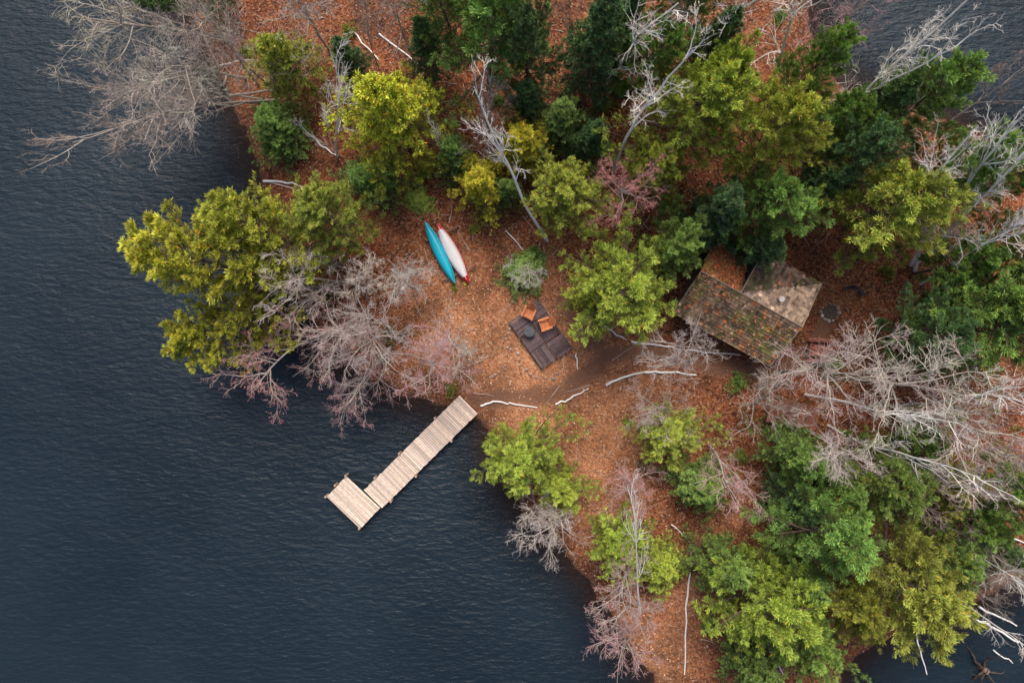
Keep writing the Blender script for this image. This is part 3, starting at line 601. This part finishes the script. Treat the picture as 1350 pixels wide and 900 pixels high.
# ---- picnic table
x,y=W(1082,462,1.4);zz=gz(x,y);pt=empty('picnic_table',(x,y,zz));pt.rotation_euler=(0,0,math.radians(-4))
M_red2=wood('red_stained_wood',(0.26,0.085,0.06))
add('tabletop',make_mesh('tt',[box((0,-0.34+0.17*i,0.75),(0.85,0,0),(0,0.075,0),0.02,0,shade(.7,1.3)) for i in range(5)],[M_red2]),pt)
add('benches',make_mesh('bn',[box((0,s*(0.68+0.15*i),0.45),(0.85,0,0),(0,0.065,0),0.02,0,shade(.7,1.3)) for s in (-1,1) for i in (0,1)],[M_red2]),pt)
add('legs',make_mesh('lg',[box((sx*.6,sy*.38,.37),(0.025,0,0),(0,0.05,0),(0,-sy*.25,.36)) for sx in (-1,1) for sy in (-1,1)]+[box((sx*.57,0,.41),(0.02,0,0),(0,.8,0),.04) for sx in (-1,1)],[M_red2]),pt)
# ---- stones
M_stone=simple('stone',(0.36,0.29,0.25),0.9,0.35,3,bs=.6)
def stones(name,pts,smin,smax):
    parts=[]
    ico=[];t=(1+5**.5)/2
    for a in (-1,1):
        for b_ in (-t,t): ico+=[(a,b_,0),(0,a,b_),(b_,0,a)]
    base=unit(np.array(ico,float))
    from itertools import combinations
    F=[]
    dmin=min(np.linalg.norm(base[i]-base[j]) for i,j in combinations(range(12),2))
    for i,j,k_ in combinations(range(12),3):
        if max(np.linalg.norm(base[i]-base[j]),np.linalg.norm(base[j]-base[k_]),np.linalg.norm(base[i]-base[k_]))<dmin*1.05:
            n_=np.cross(base[j]-base[i],base[k_]-base[i]);F.append([i,j,k_] if np.dot(n_,base[i])>0 else [i,k_,j])
    for x,y in pts:
        s=rr.uniform(smin,smax);a=rr.uniform(0,6.28);V=base*rr.uniform(.75,1.2,(12,1))*np.array([s,s*rr.uniform(.6,1),s*.6])
        V=V@np.array([[math.cos(a),math.sin(a),0],[-math.sin(a),math.cos(a),0],[0,0,1]])+np.array([x,y,gz(x,y)+s*.2])
        parts.append((V,np.array(F),0,np.tile(np.array(shade(.7,1.5)),(12,1))))
    return add(name,make_mesh(name,parts,[M_stone],True))
cx,cy=W(1095,412,.8)
stones('fire_pit',[(cx+0.62*math.cos(a),cy+0.62*math.sin(a)) for a in np.linspace(0,6.1,13)],0.13,0.2)
M_ash=simple('ash',(0.09,0.07,0.06),.95,.5,8);zf=gz(cx,cy)
add('ashes',make_mesh('ash',disc(0.5,0.0,0.09,20),[M_ash]),None,(cx,cy,zf))
def polypts(pl,step,z=0.8,j=0.05):
    pl=[np.array(W(*p,z)) for p in pl];out=[]
    for a,b_ in zip(pl[:-1],pl[1:]):
        n_=max(1,int(np.linalg.norm(b_-a)/step))
        for i in range(n_): q=a+(b_-a)*i/n_+rr.normal(size=2)*j;out.append((q[0],q[1]))
    return out
stones('stone_border',polypts([(671,432),(666,446),(668,458),(682,466),(688,480),(700,492),(712,499),(728,498),(742,488)],0.36),0.11,0.19)
bn=empty('curved_bench',(*W(1119,384,.9),gz(*W(1119,384,.9))));P=[]
ar=np.linspace(0.3,2.3,9)
add('seat',make_mesh('seat2',[tubes(np.array([[[0.9*math.cos(a)+dx_,0.9*math.sin(a)-0.6,0.42] for a in ar]]),[.1],[.1],6) for dx_ in (0,0.14)],[M_dark]),bn)
add('legs',make_mesh('legs2',[box((0.9*math.cos(a)+.07,0.9*math.sin(a)-0.6,.18),(.06,0,0),(0,.06,0),.22) for a in (0.5,1.3,2.1)],[M_dark]),bn)
# ---- birch log edging
def log(pl,r,z=0.8,name='birch_log'):
    pts=[];pl=[np.array(W(*p,z)) for p in pl]
    for a,b_ in zip(pl[:-1],pl[1:]):
        for i in range(5): q=a+(b_-a)*i/5+rr.normal(size=2)*0.04;pts.append([q[0],q[1],max(gz(*q),0)+r*0.8])
    q=pl[-1];pts.append([q[0],q[1],max(gz(*q),0)+r*.8])
    add(name,make_mesh(name,[tubes(np.array([pts]),[r],[r*.55],7)],[M_birch],True))
for pl,r in [([(634,536),(650,529),(672,532),(708,537)],.08),([(732,533),(752,525),(776,512)],.08),([(798,507),(822,496),(850,490)],.10),([(850,490),(885,490),(918,494)],.10),([(795,428),(815,442),(826,448)],.06),([(832,450),(870,456),(905,462)],.08),([(905,462),(945,464),(976,468)],.08),([(760,466),(762,487)],.06),([(772,392),(798,425)],.04),([(668,305),(690,330)],.05),([(700,285),(722,312)],.06),([(1248,708),(1280,714),(1306,725)],.09),([(1305,700),(1330,708),(1352,716)],.09),([(1280,815),(1315,830),(1352,852)],.12),([(885,690),(910,715)],.05),([(345,236),(385,241),(424,257)],.10),([(400,172),(425,192),(446,208)],.09),([(462,40),(500,80)],.07),([(500,45),(560,92)],.07),([(1300,805),(1350,830)],.09),([(1010,845),(1035,893)],.08),([(965,840),(1000,820)],.05),([(912,720),(905,800),(903,890)],.08),([(1215,840),(1230,895)],.07),([(1318,862),(1345,880)],.06)]: log(pl,r)
P=[];k=0
while k<420:
    x=random.uniform(-26,38);y=random.uniform(-25,25)
    if float(sdn(np.array([x]),np.array([y]))[0])<0.6 or (11<x<22 and -2<y<8): continue
    a=random.uniform(0,6.28);L=random.uniform(0.4,2.2);z0=gz(x,y)+0.05
    q=[[x+math.cos(a)*L*t+random.gauss(0,.04),y+math.sin(a)*L*t+random.gauss(0,.04),z0+0.03*t] for t in (0,.33,.66,1)];P.append(q);k+=1
add('fallen_branches',make_mesh('fb',[tubes(np.array(P),rr.uniform(.012,.035,len(P)),np.full(len(P),.008),4,0,(1.3,1.25,1.2,1))],[M_grey]))
x,y=W(1300,884,.3);st=empty('tree_stump',(x,y,-0.05));rg=np.random.default_rng(78)
n=11;az=rg.uniform(0,6.28,n);d=np.stack([np.cos(az),np.sin(az),rg.uniform(-.1,.5,n)],1);Pp=grow(rg,np.zeros((n,3))+[0,0,.2],d,rg.uniform(.5,2.6,n),8,.3,-.05)
add('roots',make_mesh('roots',[tubes(Pp,rg.uniform(.05,.13,n),np.full(n,.015),5)],[simple('wet_wood',(0.07,0.045,0.03),.5,.4,4)]),st)
add('trunk',make_mesh('stk',disc(.24,-1,.40,9),[M_old]),st)
# ------------------------------------------------------------ light
w=bpy.data.worlds.new('World');scene.world=w;w.use_nodes=True;nt=w.node_tree
sky=nt.nodes.new('ShaderNodeTexSky');sky.sky_type='NISHITA';sky.sun_disc=False
el=math.radians(52);az=math.radians(2)
sky.sun_elevation=el;sky.sun_rotation=az;sky.air_density=1.0;sky.dust_density=5.0;sky.ozone_density=0.6
bg=nt.nodes['Background'];nt.links.new(sky.outputs[0],bg.inputs[0]);bg.inputs[1].default_value=0.15
sl=bpy.data.lights.new('sun','SUN');sl.energy=2.6;sl.angle=math.radians(35);sl.color=(1,0.91,0.81)
so=bpy.data.objects.new('sun',sl);scene.collection.objects.link(so)
dirv=Vector((math.sin(az)*math.cos(el),math.cos(az)*math.cos(el),math.sin(el)))
so.rotation_euler=dirv.to_track_quat('Z','Y').to_euler()
# ------------------------------------------------------------ camera
cam=bpy.data.cameras.new('camera');co_=bpy.data.objects.new('camera',cam);scene.collection.objects.link(co_)
cam.lens=24;cam.sensor_width=36;cam.sensor_fit='HORIZONTAL';cam.clip_end=5000;cam.clip_start=0.5
co_.location=(0,0,H);co_.rotation_euler=(0,0,0);scene.camera=co_
